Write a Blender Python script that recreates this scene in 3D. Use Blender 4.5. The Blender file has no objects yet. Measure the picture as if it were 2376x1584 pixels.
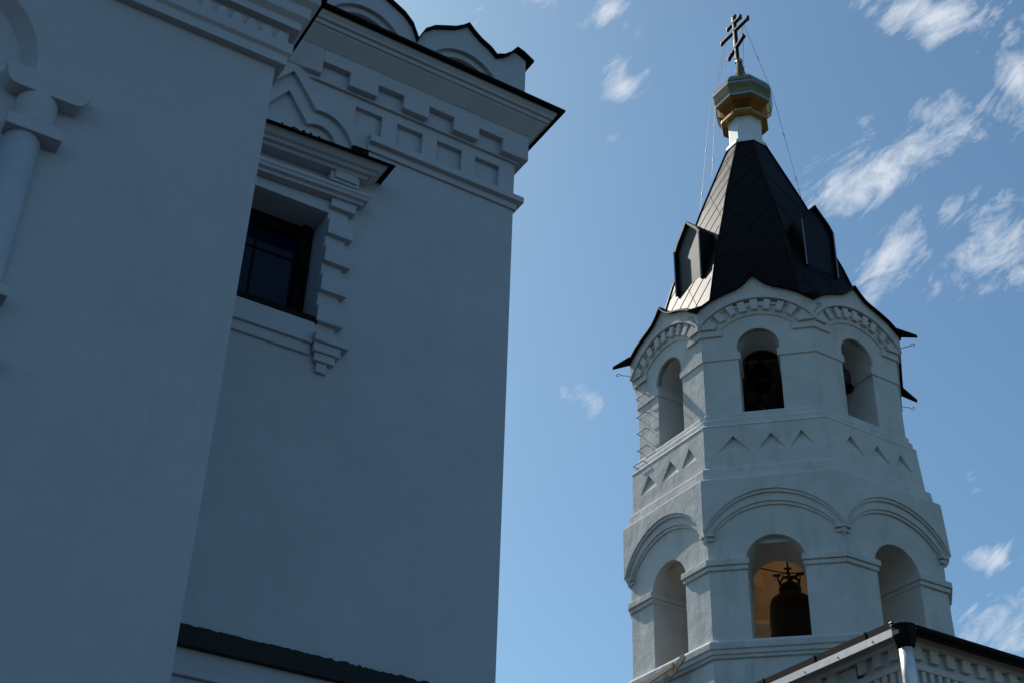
import bpy, bmesh, math, random
from mathutils import Vector, Matrix
from mathutils.geometry import tessellate_polygon
random.seed(7)
SC = bpy.context.scene
COL = SC.collection
R_ = math.radians

# ------------------------------------------------------------------ camera
PITCH, ROLL, YAW = R_(33.934), R_(2.009), R_(59.906)
hd = Vector((math.cos(YAW), math.sin(YAW), 0)); zz = Vector((0, 0, 1)); rt0 = Vector((math.sin(YAW), -math.cos(YAW), 0))
fw = hd*math.cos(PITCH) + zz*math.sin(PITCH)
up0 = zz*math.cos(PITCH) - hd*math.sin(PITCH)
rt = rt0*math.cos(ROLL) + up0*math.sin(ROLL)
up = -rt0*math.sin(ROLL) + up0*math.cos(ROLL)
cd = bpy.data.cameras.new('camera'); cam = bpy.data.objects.new('camera', cd); COL.objects.link(cam)
cam.matrix_world = Matrix(((rt.x, up.x, -fw.x, 0), (rt.y, up.y, -fw.y, 0), (rt.z, up.z, -fw.z, 1.6), (0, 0, 0, 1)))
cd.sensor_width = 36; cd.lens = 36*3259.4/2376; cd.clip_end = 5000; cd.clip_start = .1
SC.camera = cam

# ------------------------------------------------------------------ light, sky, exposure
SUN_AZ, SUN_EL = R_(100), R_(45)          # azimuth counted from +X
SC.view_settings.view_transform = 'Standard'; SC.view_settings.look = 'None'
SC.view_settings.exposure = 0.05; SC.view_settings.gamma = 1
sdir = Vector((math.cos(SUN_AZ)*math.cos(SUN_EL), math.sin(SUN_AZ)*math.cos(SUN_EL), math.sin(SUN_EL)))
sl = bpy.data.lights.new('sun', 'SUN'); sl.energy = 5.0; sl.angle = R_(.5); sl.color = (1, .94, .85)
so = bpy.data.objects.new('sun', sl); COL.objects.link(so); so.rotation_euler = (-sdir).to_track_quat('-Z', 'Y').to_euler()

W = bpy.data.worlds.new('World'); SC.world = W; W.use_nodes = True
wn, wl = W.node_tree.nodes, W.node_tree.links
wn.clear()
def WN(t, **k):
    n = wn.new(t)
    for a, b in k.items(): setattr(n, a, b)
    return n
out = WN('ShaderNodeOutputWorld'); bg = WN('ShaderNodeBackground'); sky = WN('ShaderNodeTexSky')
sky.sky_type = 'NISHITA'; sky.sun_disc = False; sky.sun_elevation = SUN_EL; sky.sun_rotation = math.pi/2 - SUN_AZ
sky.air_density = 1.0; sky.dust_density = 1.35; sky.ozone_density = 1.2; sky.altitude = 100
bg.inputs[1].default_value = .1
wl.new(bg.outputs[0], out.inputs[0])
def wmath(op, a, b=None, clamp=False):
    n = WN('ShaderNodeMath', operation=op, use_clamp=clamp)
    for i, v in enumerate((a, b)):
        if v is None: continue
        if isinstance(v, (int, float)): n.inputs[i].default_value = v
        else: wl.new(v, n.inputs[i])
    return n.outputs[0]
# clouds: a plane of cirrus/cumulus wisps fixed in the sky (coordinates on the sphere of directions about a fixed heading)
tc = WN('ShaderNodeTexCoord')
CE, CA = R_(34), R_(60)
n0 = Vector((math.cos(CA)*math.cos(CE), math.sin(CA)*math.cos(CE), math.sin(CE)))
e0 = Vector((math.sin(CA), -math.cos(CA), 0)); u0 = e0.cross(n0)
def dot(v):
    n = WN('ShaderNodeVectorMath', operation='DOT_PRODUCT'); wl.new(tc.outputs['Generated'], n.inputs[0]); n.inputs[1].default_value = v
    return n.outputs['Value']
dn = wmath('MAXIMUM', dot(n0), .05)
su = wmath('DIVIDE', dot(e0), dn); sv = wmath('DIVIDE', dot(u0), dn)
cx = WN('ShaderNodeCombineXYZ'); wl.new(su, cx.inputs[0]); wl.new(sv, cx.inputs[1])
def wnoise(scale, detail, rough, rot=0, stretch=(1, 1), dist=0, off=(0, 0)):
    m = WN('ShaderNodeMapping', vector_type='TEXTURE'); m.inputs['Rotation'].default_value = (0, 0, rot); m.inputs['Scale'].default_value = (1/stretch[0], 1/stretch[1], 1); m.inputs['Location'].default_value = (off[0], off[1], 0)
    wl.new(cx.outputs[0], m.inputs[0])
    n = WN('ShaderNodeTexNoise'); n.inputs['Scale'].default_value = scale; n.inputs['Detail'].default_value = detail
    n.inputs['Roughness'].default_value = rough; n.inputs['Distortion'].default_value = dist
    wl.new(m.outputs[0], n.inputs['Vector']); return n.outputs[0]
# blobs (u, v, half-length, half-width, angle, strength) in tangent units
BLOBS = [(0.2621, 0.1359, 0.0746, 0.0171, 0.568, 1.0), (0.2412, 0.1359, 0.0304, 0.0128, 0.588, 0.7), (0.325, 0.1769, 0.0397, 0.0143, 0.564, 0.5), (0.2661, 0.0686, 0.035, 0.0118, 1.071, 0.95), (0.2871, 0.0685, 0.0278, 0.01, 0.943, 0.5), (0.2464, 0.0547, 0.0135, 0.0089, 0.302, 0.5), (0.3144, 0.1052, 0.0247, 0.0114, 0.704, 0.75), (0.3408, 0.0844, 0.0446, 0.0214, 0.838, 0.95), (0.3355, 0.1114, 0.035, 0.0107, 0.471, 0.4), (0.2948, 0.2386, 0.0432, 0.015, -0.23, 1.0), (0.2512, 0.2448, 0.0214, 0.0107, -0.161, 0.45), (0.3383, 0.2387, 0.0294, 0.0143, 0.178, 0.6), (0.3521, 0.2004, 0.0369, 0.0171, -1.195, 1.0), (0.3202, 0.1814, 0.0254, 0.01, -0.002, 0.4), (0.2425, 0.1631, 0.0126, 0.0071, 0.302, 0.5), (0.0749, 0.188, 0.0195, 0.0114, 0.448, 1.1), (0.0608, 0.2348, 0.0199, 0.01, 0.358, 0.9), (0.0142, 0.2377, 0.011, 0.0078, 0.5, 0.7), (-0.0275, 0.2308, 0.011, 0.0071, 0.595, 0.4), (0.0582, -0.039, 0.0202, 0.0089, -0.428, 0.6), (0.3452, -0.1435, 0.0193, 0.0096, 0.426, 1.05), (0.3651, -0.1994, 0.0387, 0.025, 0.472, 0.95), (0.0762, 0.1501, 0.0078, 0.0043, 0.624, 0.6), (0.3332, -0.0919, 0.0128, 0.0071, 0.576, 0.4), (0.3706, -0.1371, 0.0097, 0.0064, 0.281, 0.6), (0.2626, -0.148, 0.0012, 0.0007, 1.226, 0.01), (0.3649, 0.0628, 0.0146, 0.0089, 0.711, 0.6), (0.2309, 0.1185, 0.0177, 0.0107, 0.731, 0.9), (0.0873, 0.2311, 0.0115, 0.0071, -2.462, 0.3)]
acc = None
wob = WN('ShaderNodeTexNoise'); wob.inputs['Scale'].default_value = 16; wob.inputs['Detail'].default_value = 3
wl.new(cx.outputs[0], wob.inputs['Vector'])
wsub = WN('ShaderNodeVectorMath', operation='SUBTRACT'); wl.new(wob.outputs['Color'], wsub.inputs[0]); wsub.inputs[1].default_value = (.5, .5, .5)
wsc = WN('ShaderNodeVectorMath', operation='SCALE'); wl.new(wsub.outputs[0], wsc.inputs[0]); wsc.inputs['Scale'].default_value = .035
wad = WN('ShaderNodeVectorMath', operation='ADD'); wl.new(cx.outputs[0], wad.inputs[0]); wl.new(wsc.outputs[0], wad.inputs[1])
for (bu, bv, a, b, ang, st) in BLOBS:
    m = WN('ShaderNodeMapping', vector_type='TEXTURE')
    m.inputs['Location'].default_value = (bu, bv, 0); m.inputs['Rotation'].default_value = (0, 0, ang); m.inputs['Scale'].default_value = (a*1.6+.006, b*1.7+.004, 1)
    wl.new(wad.outputs[0], m.inputs[0])
    g = WN('ShaderNodeTexGradient', gradient_type='SPHERICAL'); wl.new(m.outputs[0], g.inputs[0])
    v = wmath('MULTIPLY', g.outputs['Fac'], st)
    acc = v if acc is None else wmath('MAXIMUM', acc, v)
n1 = wnoise(30, 12, .66, .72, (.52, 1.45), .8)
n2 = wnoise(95, 8, .65, .9, (.6, 1.4), .5)
nn = wmath('ADD', wmath('MULTIPLY', n1, .75), wmath('MULTIPLY', n2, .25))
body = wmath('MULTIPLY', acc, 1.25)
dens = wmath('ADD', body, wmath('MULTIPLY', wmath('SUBTRACT', nn, .5), 3.4))
dens = wmath('SUBTRACT', dens, .50)
dens = wmath('MULTIPLY', dens, wmath('MULTIPLY', acc, 4.0, True))
dens = wmath('MULTIPLY', dens, 1.15, True)
dens = wmath('MULTIPLY', dens, .9, True)
mx = WN('ShaderNodeMix', data_type='RGBA'); wl.new(dens, mx.inputs['Factor'])
tint = WN('ShaderNodeMix', data_type='RGBA', blend_type='MULTIPLY'); tint.inputs['Factor'].default_value = 1; tint.inputs['B'].default_value = (.79, 1.09, 1.17, 1)
wl.new(sky.outputs[0], tint.inputs['A']); wl.new(tint.outputs['Result'], mx.inputs['A']); mx.inputs['B'].default_value = (7.0, 7.6, 8.4, 1)
wl.new(mx.outputs['Result'], bg.inputs[0])

# ------------------------------------------------------------------ materials
def newmat(name):
    m = bpy.data.materials.new(name); m.use_nodes = True
    return m, m.node_tree.nodes, m.node_tree.links, m.node_tree.nodes['Principled BSDF']
def mat(name, col, rough=.8, metal=0, var=.12, vscale=1.5, bump=.15, bscale=40, spec=.5, stain=None, coarse=None, crack=0):
    m, n, l, p = newmat(name)
    geo = n.new('ShaderNodeNewGeometry')
    t = n.new('ShaderNodeTexNoise'); t.inputs['Scale'].default_value = vscale; t.inputs['Detail'].default_value = 6; t.inputs['Roughness'].default_value = .65
    l.new(geo.outputs['Position'], t.inputs['Vector'])
    cr = n.new('ShaderNodeValToRGB'); cr.color_ramp.elements[0].position = .3; cr.color_ramp.elements[1].position = .72
    cr.color_ramp.elements[0].color = (*[c*(1-var) for c in col], 1); cr.color_ramp.elements[1].color = (*[min(1, c*(1+var*.6)) for c in col], 1)
    l.new(t.outputs[0], cr.inputs[0]); src = cr.outputs[0]
    if stain:
        scol, smin, smax, sscale, stretch = stain
        mp = n.new('ShaderNodeMapping'); mp.inputs['Scale'].default_value = stretch; l.new(geo.outputs['Position'], mp.inputs[0])
        s = n.new('ShaderNodeTexNoise'); s.inputs['Scale'].default_value = sscale; s.inputs['Detail'].default_value = 8; s.inputs['Roughness'].default_value = .7; l.new(mp.outputs[0], s.inputs['Vector'])
        mr = n.new('ShaderNodeMapRange'); mr.inputs['From Min'].default_value = smin; mr.inputs['From Max'].default_value = smax; l.new(s.outputs[0], mr.inputs[0])
        mm = n.new('ShaderNodeMix'); mm.data_type = 'RGBA'; l.new(mr.outputs[0], mm.inputs['Factor']); l.new(src, mm.inputs['A']); mm.inputs['B'].default_value = (*scol, 1)
        src = mm.outputs['Result']
    if crack:                                        # hairline cracks and drips in the limewash
        wv = n.new('ShaderNodeTexNoise'); wv.inputs['Scale'].default_value = 2.5; wv.inputs['Detail'].default_value = 5; l.new(geo.outputs['Position'], wv.inputs['Vector'])
        ad = n.new('ShaderNodeVectorMath'); ad.operation = 'MULTIPLY_ADD'; l.new(wv.outputs['Color'], ad.inputs[0]); ad.inputs[1].default_value = (.9, .9, .9); l.new(geo.outputs['Position'], ad.inputs[2])
        vo = n.new('ShaderNodeTexVoronoi'); vo.feature = 'DISTANCE_TO_EDGE'; vo.inputs['Scale'].default_value = .55; l.new(ad.outputs[0], vo.inputs['Vector'])
        mr1 = n.new('ShaderNodeMapRange'); mr1.inputs['From Min'].default_value = .0; mr1.inputs['From Max'].default_value = .006; mr1.inputs['To Min'].default_value = 1; mr1.inputs['To Max'].default_value = 0; l.new(vo.outputs['Distance'], mr1.inputs[0])
        gate = n.new('ShaderNodeTexNoise'); gate.inputs['Scale'].default_value = .8; l.new(geo.outputs['Position'], gate.inputs['Vector'])
        mr2 = n.new('ShaderNodeMapRange'); mr2.inputs['From Min'].default_value = .52; mr2.inputs['From Max'].default_value = .64; l.new(gate.outputs[0], mr2.inputs[0])
        mu = n.new('ShaderNodeMath'); mu.operation = 'MULTIPLY'; l.new(mr1.outputs[0], mu.inputs[0]); l.new(mr2.outputs[0], mu.inputs[1])
        mu2 = n.new('ShaderNodeMath'); mu2.operation = 'MULTIPLY'; l.new(mu.outputs[0], mu2.inputs[0]); mu2.inputs[1].default_value = crack
        mc = n.new('ShaderNodeMix'); mc.data_type = 'RGBA'; l.new(mu2.outputs[0], mc.inputs['Factor']); l.new(src, mc.inputs['A']); mc.inputs['B'].default_value = (.12, .12, .12, 1)
        src = mc.outputs['Result']
    l.new(src, p.inputs['Base Color'])
    p.inputs['Roughness'].default_value = rough; p.inputs['Metallic'].default_value = metal; p.inputs['Specular IOR Level'].default_value = spec
    if bump:
        b = n.new('ShaderNodeBump'); b.inputs['Strength'].default_value = bump; b.inputs['Distance'].default_value = .02
        t2 = n.new('ShaderNodeTexNoise'); t2.inputs['Scale'].default_value = bscale; t2.inputs['Detail'].default_value = 5; l.new(geo.outputs['Position'], t2.inputs['Vector'])
        h = t2.outputs[0]
        if coarse:
            t3 = n.new('ShaderNodeTexNoise'); t3.inputs['Scale'].default_value = coarse[0]; t3.inputs['Detail'].default_value = 3; l.new(geo.outputs['Position'], t3.inputs['Vector'])
            ma = n.new('ShaderNodeMath'); ma.operation = 'MULTIPLY_ADD'; l.new(t3.outputs[0], ma.inputs[0]); ma.inputs[1].default_value = coarse[1]; l.new(h, ma.inputs[2]); h = ma.outputs[0]
        l.new(h, b.inputs['Height']); l.new(b.outputs[0], p.inputs['Normal'])
    return m
M = {}
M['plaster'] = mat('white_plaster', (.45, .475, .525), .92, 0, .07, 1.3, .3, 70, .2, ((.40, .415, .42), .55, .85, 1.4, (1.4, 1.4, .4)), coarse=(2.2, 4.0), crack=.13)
M['tower'] = mat('tower_plaster', (.62, .605, .575), .92, 0, .12, 1.4, .34, 26, .2, ((.44, .42, .37), .52, .80, 1.3, (1.5, 1.5, .35)), coarse=(2.6, 3.2), crack=.3)
M['ochre'] = mat('ochre_vault', (.90, .70, .46), .9, 0, .18, 2.2, .2, 30, .2, ((.62, .36, .17), .5, .75, 3, (1, 1, 1)))
M['floor'] = mat('floor_boards', (.80, .54, .3), .8, 0, .2, 3, .2, 30)
M['dark_inner'] = mat('dark_interior', (.11, .085, .065), .95, 0, .3, 6, .3, 20)  # dark brown; on the lining it carries the upper chamber's shade
M['roof'] = mat('dark_sheet_metal', (.006, .005, .005), .5, 0, .35, 2.5, .12, 4, .08)
M['panel'] = mat('dormer_panel', (.010, .011, .016), .36, 0, .2, 3, .04, 4, .15)
M['trim'] = mat('folded_metal_trim', (.25, .25, .26), .25, .8, .1, 4, .03, 10)
M['gold'] = mat('gilded_metal', (.34, .20, .065), .25, 1, .12, 5, .05, 5, .5, ((.35, .16, .06), .55, .75, 5, (1, 1, 1)))
M['sky_gilding'] = mat('sky_toned_gilding', (.21, .15, .07), .2, 1, .2, 6, .06, 7, .5, ((.13, .10, .06), .5, .75, 4, (1, 1, 1)))  # same gilding, darker and greyer: mirrored sky mixed into the colour
M['steel'] = mat('polished_steel', (.42, .40, .36), .2, 1, .15, 8, .03, 9)
M['darksteel'] = mat('dark_iron', (.02, .02, .022), .45, .6, .2, 8, .1, 20)
M['wire'] = mat('wire_steel', (.34, .34, .34), .5, .3, .1, 8, 0)
M['white_metal'] = mat('white_painted_metal', (.72, .73, .74), .45, 0, .06, 3, .05, 8)
M['galv'] = mat('galvanised_metal', (.74, .74, .74), .35, .4, .15, 6, .05, 12)
M['bronze'] = mat('dark_bronze', (.018, .015, .012), .5, .5, .3, 6, .1, 20)
M['frame'] = mat('dark_window_frame', (.005, .005, .006), .8, 0, .2, 9, .2, 30, .1)
M['wood'] = mat('weathered_plank', (.30, .23, .17), .85, 0, .3, 7, .3, 30)
M['bitumen'] = mat('bitumen_strip', (.010, .010, .012), .75, 0, .3, 7, .4, 24, .4)
M['grass'] = mat('grass', (.030, .027, .018), .95, 0, .4, .8, .5, 30)
M['paving'] = mat('paving', (.09, .08, .07), .9, 0, .2, 1.5, .3, 20)
def glass():
    m, n, l, p = newmat('dark_window_glass')
    p.inputs['Base Color'].default_value = (.003, .007, .024, 1); p.inputs['Roughness'].default_value = .08; p.inputs['Specular IOR Level'].default_value = .22
    geo = n.new('ShaderNodeNewGeometry'); t = n.new('ShaderNodeTexNoise'); t.inputs['Scale'].default_value = 1.3; l.new(geo.outputs['Position'], t.inputs['Vector'])
    b = n.new('ShaderNodeBump'); b.inputs['Strength'].default_value = .04; l.new(t.outputs[0], b.inputs['Height']); l.new(b.outputs[0], p.inputs['Normal'])
    return m
M['glass'] = glass()

# ------------------------------------------------------------------ helpers
def tag(o, label=None, cat=None, group=None, kind=None):
    for k_, v in (('label', label), ('category', cat), ('group', group), ('kind', kind)):
        if v: o[k_] = v
    return o
def empty(name, loc, label, cat, group=None):
    o = bpy.data.objects.new(name, None); COL.objects.link(o); o.location = loc; o.empty_display_size = .3
    return tag(o, label, cat, group)
ORG = {}
def origin(o):
    p = Vector((0, 0, 0))
    while o is not None: p += o.location; o = o.parent
    return p
def warp(bm_):
    # the old masonry is not a true octagon: its lower tiers are about 5% wider on the annex side
    ax = Vector((.7396, -.673, 0)); c0 = Vector((20.19, 22.19, 0))
    for v in bm_.verts:
        w = max(0, min(1, (17.4-v.co.z)/2.2)); pp = (v.co-c0).dot(ax)
        if pp > 0 and w > 0: v.co += ax*(pp*.05*w)
class MB:
    def __init__(s): s.bm = bmesh.new()
    def V(s, p): return s.bm.verts.new(p)
    def face(s, vs):
        try: return s.bm.faces.new(vs)
        except ValueError: return None
    def poly(s, pts): return s.face([s.V(p) for p in pts])
    def loft(s, rings, closed=True, cap=False):
        vr = [[s.V(p) for p in r] for r in rings]
        for a, b in zip(vr, vr[1:]):
            n = len(a)
            for i in range(n if closed else n-1): s.face([a[i], a[(i+1) % n], b[(i+1) % n], b[i]])
        if cap: s.face(vr[0][::-1]); s.face(vr[-1])
        return s
    def box(s, x0, x1, y0, y1, z0, z1):
        return s.loft([[(x0,y0,z),(x1,y0,z),(x1,y1,z),(x0,y1,z)] for z in (z0, z1)], cap=True)
    def hexa(s, p):                       # 8 points: bottom 4, top 4
        return s.loft([p[:4], p[4:]], cap=True)
    def plate(s, outer, holes, d0, d1, fr, miter=None):
        def cl(t, d):
            if miter: h = miter(d); return max(-h, min(h, t))
            return t
        loops = [outer] + list(holes)
        fl = [[s.V(fr(cl(t, d1), z, d1)) for t, z in lp] for lp in loops]
        bl = [[s.V(fr(cl(t, d0), z, d0)) for t, z in lp] for lp in loops]
        for a, b in zip(fl, bl):
            n = len(a)
            for i in range(n): s.face([a[i], a[(i+1) % n], b[(i+1) % n], b[i]])
        for vv in (fl, bl):
            d = d1 if vv is fl else d0
            if not holes: s.face(vv[0]); continue
            flat = [v for lp in vv for v in lp]
            tri = tessellate_polygon([[Vector((cl(t, d), z, 0)) for t, z in lp] for lp in loops])
            for t in tri: s.face([flat[i] for i in t])
        return s
    def tube(s, pts, r, n=8, cap=True, r2=None):
        pts = [Vector(p) for p in pts]; rings = []
        for i, p in enumerate(pts):
            d = (pts[min(i+1, len(pts)-1)] - pts[max(i-1, 0)]).normalized()
            a = d.cross(Vector((0, 0, 1)) if abs(d.z) < .95 else Vector((1, 0, 0))).normalized(); b = d.cross(a)
            rr = r if r2 is None else r + (r2-r)*i/(len(pts)-1)
            rings.append([p + a*rr*math.cos(2*math.pi*k/n) + b*rr*math.sin(2*math.pi*k/n) for k in range(n)])
        return s.loft(rings, cap=cap)
    def bar(s, p0, p1, w, h, upv=(0, 0, 1)):
        p0, p1 = Vector(p0), Vector(p1); d = (p1-p0).normalized(); a = d.cross(Vector(upv)).normalized(); b = a.cross(d)
        return s.loft([[p + a*x + b*y for x, y in ((-w/2,-h/2),(w/2,-h/2),(w/2,h/2),(-w/2,h/2))] for p in (p0, p1)], cap=True)
    def lathe(s, c, prof, n=32, a0=0, cap=False):
        c = Vector(c)
        return s.loft([[c + Vector((r*math.cos(a0+2*math.pi*k/n), r*math.sin(a0+2*math.pi*k/n), z)) for k in range(n)] for r, z in prof], cap=cap)
    def jitter(s, amt):
        cache = {}
        for v in s.bm.verts:
            key = tuple(round(c, 3) for c in v.co)
            if key not in cache: cache[key] = Vector([random.uniform(-amt, amt) for _ in range(3)])
            v.co += cache[key]
        return s
    def build(s, name, m, parent=None, smooth=False, bevel=0, seg=2, loc=None):
        bmesh.ops.recalc_face_normals(s.bm, faces=s.bm.faces)
        if m is M['tower'] and parent is not None and parent.get('category') == 'bell tower': warp(s.bm)
        o_ = origin(parent) if parent else Vector(loc or (0, 0, 0))
        for v in s.bm.verts: v.co -= o_
        me = bpy.data.meshes.new(name); s.bm.to_mesh(me); s.bm.free()
        me.materials.append(m)
        ob = bpy.data.objects.new(name, me); COL.objects.link(ob)
        if parent: ob.parent = parent
        else: ob.location = o_
        if smooth:
            for p in me.polygons: p.use_smooth = True
        if bevel:
            bv = ob.modifiers.new('bevel', 'BEVEL'); bv.width = bevel; bv.segments = seg; bv.limit_method = 'ANGLE'; bv.angle_limit = R_(35)
        return ob
def arc(cx_, cz, r, a0, a1, n): return [(cx_ + r*math.cos(a0+(a1-a0)*i/n), cz + r*math.sin(a0+(a1-a0)*i/n)) for i in range(n+1)]

def jit(p, a=.006): return [(t if abs(t) > 8 else t+random.uniform(-a, a), z+random.uniform(-a, a)) for t, z in p]

# ================================================================== GROUND
g = MB(); S = 900
g.poly([(-S, -S, 0), (S, -S, 0), (S, S, 0), (-S, S, 0)]); tag(g.build('ground', M['grass']), kind='structure')
g = MB(); g.poly([(-9, -1.5, .004), (40, -1.5, .004), (40, 6.8, .004), (-9, 6.8, .004)]); tag(g.build('path', M['paving']), kind='structure')

# ================================================================== CHURCH (main wall y = 10, facing -Y; low wing y = 7.5)
CH = empty('church', (0, 10, 0), 'tall white church with rusticated window and scalloped gables, filling the left half', 'church')
Y0, XR, XL, YB = 10.0, 5.75, -9.0, 26.0
def fm(x, z, p): return Vector((x, Y0-p, z))
ksc = lambda p: (10-p)/10
HC, HW = 3.16, .54           # window centre, half width
# keel arch above the window, right-half outlines (offset from the window centre, height)
O = [(0, 11.67), (.10, 11.545), (.20, 11.41), (.285, 11.285), (.34, 11.295), (.40, 11.295), (.46, 11.285), (.52, 11.26), (.58, 11.215), (.64, 11.15), (.685, 11.08), (.715, 11.01), (.73, 10.94), (.72, 10.75)]
I = [(0, 11.44), (.10, 11.30), (.17, 11.20), (.235, 11.11), (.285, 11.135), (.34, 11.15), (.40, 11.15), (.46, 11.125), (.51, 11.08), (.545, 11.02), (.56, 10.95), (.55, 10.75)]
b = MB()
# main wall, pierced by the window, the keel-arch recess and the square frieze recesses
b.plate([(XL, 0), (XR, 0), (XR, 12.3), (XL, 12.3)], [[(HC-HW, 8.80), (HC+HW, 8.80), (HC+HW, 10.05), (HC-HW, 10.05)], [(HC+a, z) for a, z in O] + [(HC-a, z) for a, z in O[:0:-1]]]
        + [[(x0, 11.27), (x1, 11.27), (x1, 11.545), (x0, 11.545)] for x0, x1 in ((3.86, 4.165), (4.335, 4.635), (4.805, 5.105), (5.265, 5.56))], -.55, 0, fm)
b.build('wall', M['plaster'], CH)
b = MB()
for x0, x1 in ((3.86, 4.165), (4.335, 4.635), (4.805, 5.105), (5.265, 5.56)):
    b.plate([(x0-.03, 11.2), (x1+.03, 11.2), (x1+.03, 11.6), (x0-.03, 11.6)], [], -.5, -.055, fm)
b.build('frieze_recess', M['plaster'], CH)
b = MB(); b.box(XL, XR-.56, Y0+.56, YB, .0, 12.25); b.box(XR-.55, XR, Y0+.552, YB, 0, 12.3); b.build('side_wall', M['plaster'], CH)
# string course
def mould(mb, x0, prof, yret=YB, xr=XR, y0=Y0, xleft=None):
    # L-shaped moulding: along front from x0 to the right corner, then back along the side; prof = [(p,z)...] closed section
    rings = []
    rings.append([Vector((x0, y0-p, z)) for p, z in prof])
    rings.append([Vector((xr+p, y0-p, z)) for p, z in prof])
    rings.append([Vector((xr+p, yret, z)) for p, z in prof])
    mb.loft(rings, cap=True)
b = MB()
mould(b, 4.03, [(-.02, 11.022), (.028, 11.022), (.028, 11.095), (.085, 11.105), (.085, 11.175), (.03, 11.225), (-.02, 11.225)])
b.build('string_course', M['plaster'], CH, bevel=.006)
# band above mid line
b = MB()
mould(b, 3.40, [(-.02, 11.655), (.034, 11.655), (.034, 12.1), (-.02, 12.1)]); b.hexa([fm(3.30, 11.66, -.01), fm(3.401, 11.655, -.01), fm(3.401, 11.655, .033), fm(3.30, 11.66, .001), fm(3.30, 12.05, -.01), fm(3.401, 12.05, -.01), fm(3.401, 12.05, .033), fm(3.30, 12.05, .001)])
b.build('frieze_band', M['plaster'], CH, bevel=.005)
# crenellated frieze plate
b = MB()
zl, zh = 11.685, 11.852
pts = [(XR+.108, 12.02), (XR+.108, zl)]
st = [(5.535, zl), (5.535, zh), (5.245, zh), (5.245, zl), (4.94, zl), (4.94, zh), (4.64, zh), (4.64, zl), (4.34, zl), (4.34, zh), (4.04, zh), (4.04, zl),
      (3.725, zl), (3.725, zh), (3.415, zh), (3.415, 12.02)]
b.plate(pts+jit(st[:-1], .004)+st[-1:], [], .02, .108, fm); b.box(XR+.02, XR+.108, Y0-.0205, YB, zl, 12.02)
b.loft([[fm(x, z, p) for p, z in sec] for x, sec in ((XL, [(-.01, 11.75), (.012, 11.76), (.107, 12.02), (-.01, 12.02)]), (3.20, [(-.01, 11.75), (.012, 11.76), (.107, 12.02), (-.01, 12.02)]), (3.414, [(-.01, zl), (.107, zl), (.107, 12.02), (-.01, 12.02)]))], cap=True)
b.build('stepped_frieze', M['plaster'], CH, bevel=.008)
# coved main cornice
b = MB()
prof = [(-.3, 12.021), (.107, 12.021), (.12, 12.035), (.235, 12.165), (.24, 12.18), (.262, 12.185), (.27, 12.225), (.298, 12.232), (.305, 12.262), (.325, 12.29), (.33, 12.325), (-.3, 12.325)]
mould(b, XL, prof); b.build('cornice', M['plaster'], CH, bevel=.004)
b = MB()
mould(b, XL, [(-.3, 12.335), (.375, 12.33), (.392, 12.318), (.397, 12.345), (.36, 12.362), (-.3, 12.45)]); b.build('eave_flashing', M['roof'], CH)
b = MB()
b.loft([[(XL, Y0+.3, 12.42), (XR-.3, Y0+.3, 12.42), (XR-.3, YB, 12.42), (XL, YB, 12.42)], [(XL, 17.5, 13.4), (XR-4, 17.5, 13.4), (XR-4, 18.5, 13.4), (XL, 18.5, 13.4)]], cap=True)
b.build('roof', M['roof'], CH)
# scalloped gables along the parapet
PY = .065
def fg(x, z, p): return Vector((x, Y0-p, z))
def gable_curve(c, zb):
    rel = [(.61, 0), (.53, .19), (.42, .30), (.29, .37), (.17, .43), (.07, .51), (0, .585)]
    return [(c-a, zb+h) for a, h in rel] + [(c+a, zb+h) for a, h in rel[-2::-1]]
def parapet_gable(c, cut=None):
    zb = 12.73
    cv = gable_curve(c, zb)
    if cut: cv = [p for p in cv if p[0] < cut-.05] + [(cut, zb+.28)]
    mb = MB()
    ring = arc(c, 12.445, .465, -.3, math.pi+.3, 28)          # outer niche step
    mb.plate([(c-.62, 12.3)] + cv + ([(cut+.12, zb+.15), (cut+.12, 12.3)] if cut else [(c+.62, 12.3)]) + [ (c+.446, 12.3)] + ring + [(c-.446, 12.3)], [], -.18, PY, fg)
    for rr, dd in ((.40, .05), (.33, .10)):
        mb.plate([(c-.5, 12.3)] + arc(c, 12.445, .50, math.pi, 0, 24) + [(c+.5, 12.3), (c+rr, 12.3)] + arc(c, 12.43, rr, 0, math.pi, 24) + [(c-rr, 12.3)], [], -.16, PY-dd, fg)
    mb.plate([(c-.45, 12.3)] + arc(c, 12.43, .43, math.pi, 0, 16) + [(c+.45, 12.3)], [], -.15, PY-.13, fg)
    go = mb.build('parapet_gable', M['plaster'], CH, bevel=.004)
    mb = MB()
    lo = cv; hi = [(x, z+.028) for x, z in cv]
    rings = []
    for (x, z), (x2, z2) in zip(lo, hi): rings.append([fg(x, z-.004, PY+.05), fg(x, z-.004, -.24), fg(x2, z2, -.24), fg(x2, z2, PY+.05)])
    mb.loft(rings, cap=True); mb.build('gable_flashing', M['roof'], go)
    return go
parapet_gable(5.04, 5.43)
for i in range(1, 9): parapet_gable(5.04-1.21*i)
b = MB()
b.plate([(5.40, 12.3), (5.81, 12.3), (5.81, 13.19), (5.66, 13.25), (5.40, 13.01)], [], -.42, PY+.004, fg); go = b.build('parapet_pier', M['plaster'], CH, bevel=.004)
b = MB()
cv = [(5.41, 13.012), (5.50, 13.06), (5.58, 13.14), (5.66, 13.262), (5.75, 13.235), (5.88, 13.16)]
b.loft([[fg(x, z, PY+.07), fg(x, z, -.5), fg(x, z+.028, -.5), fg(x, z+.028, PY+.07)] for x, z in cv], cap=True); b.build('pier_cap', M['roof'], go)

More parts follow.
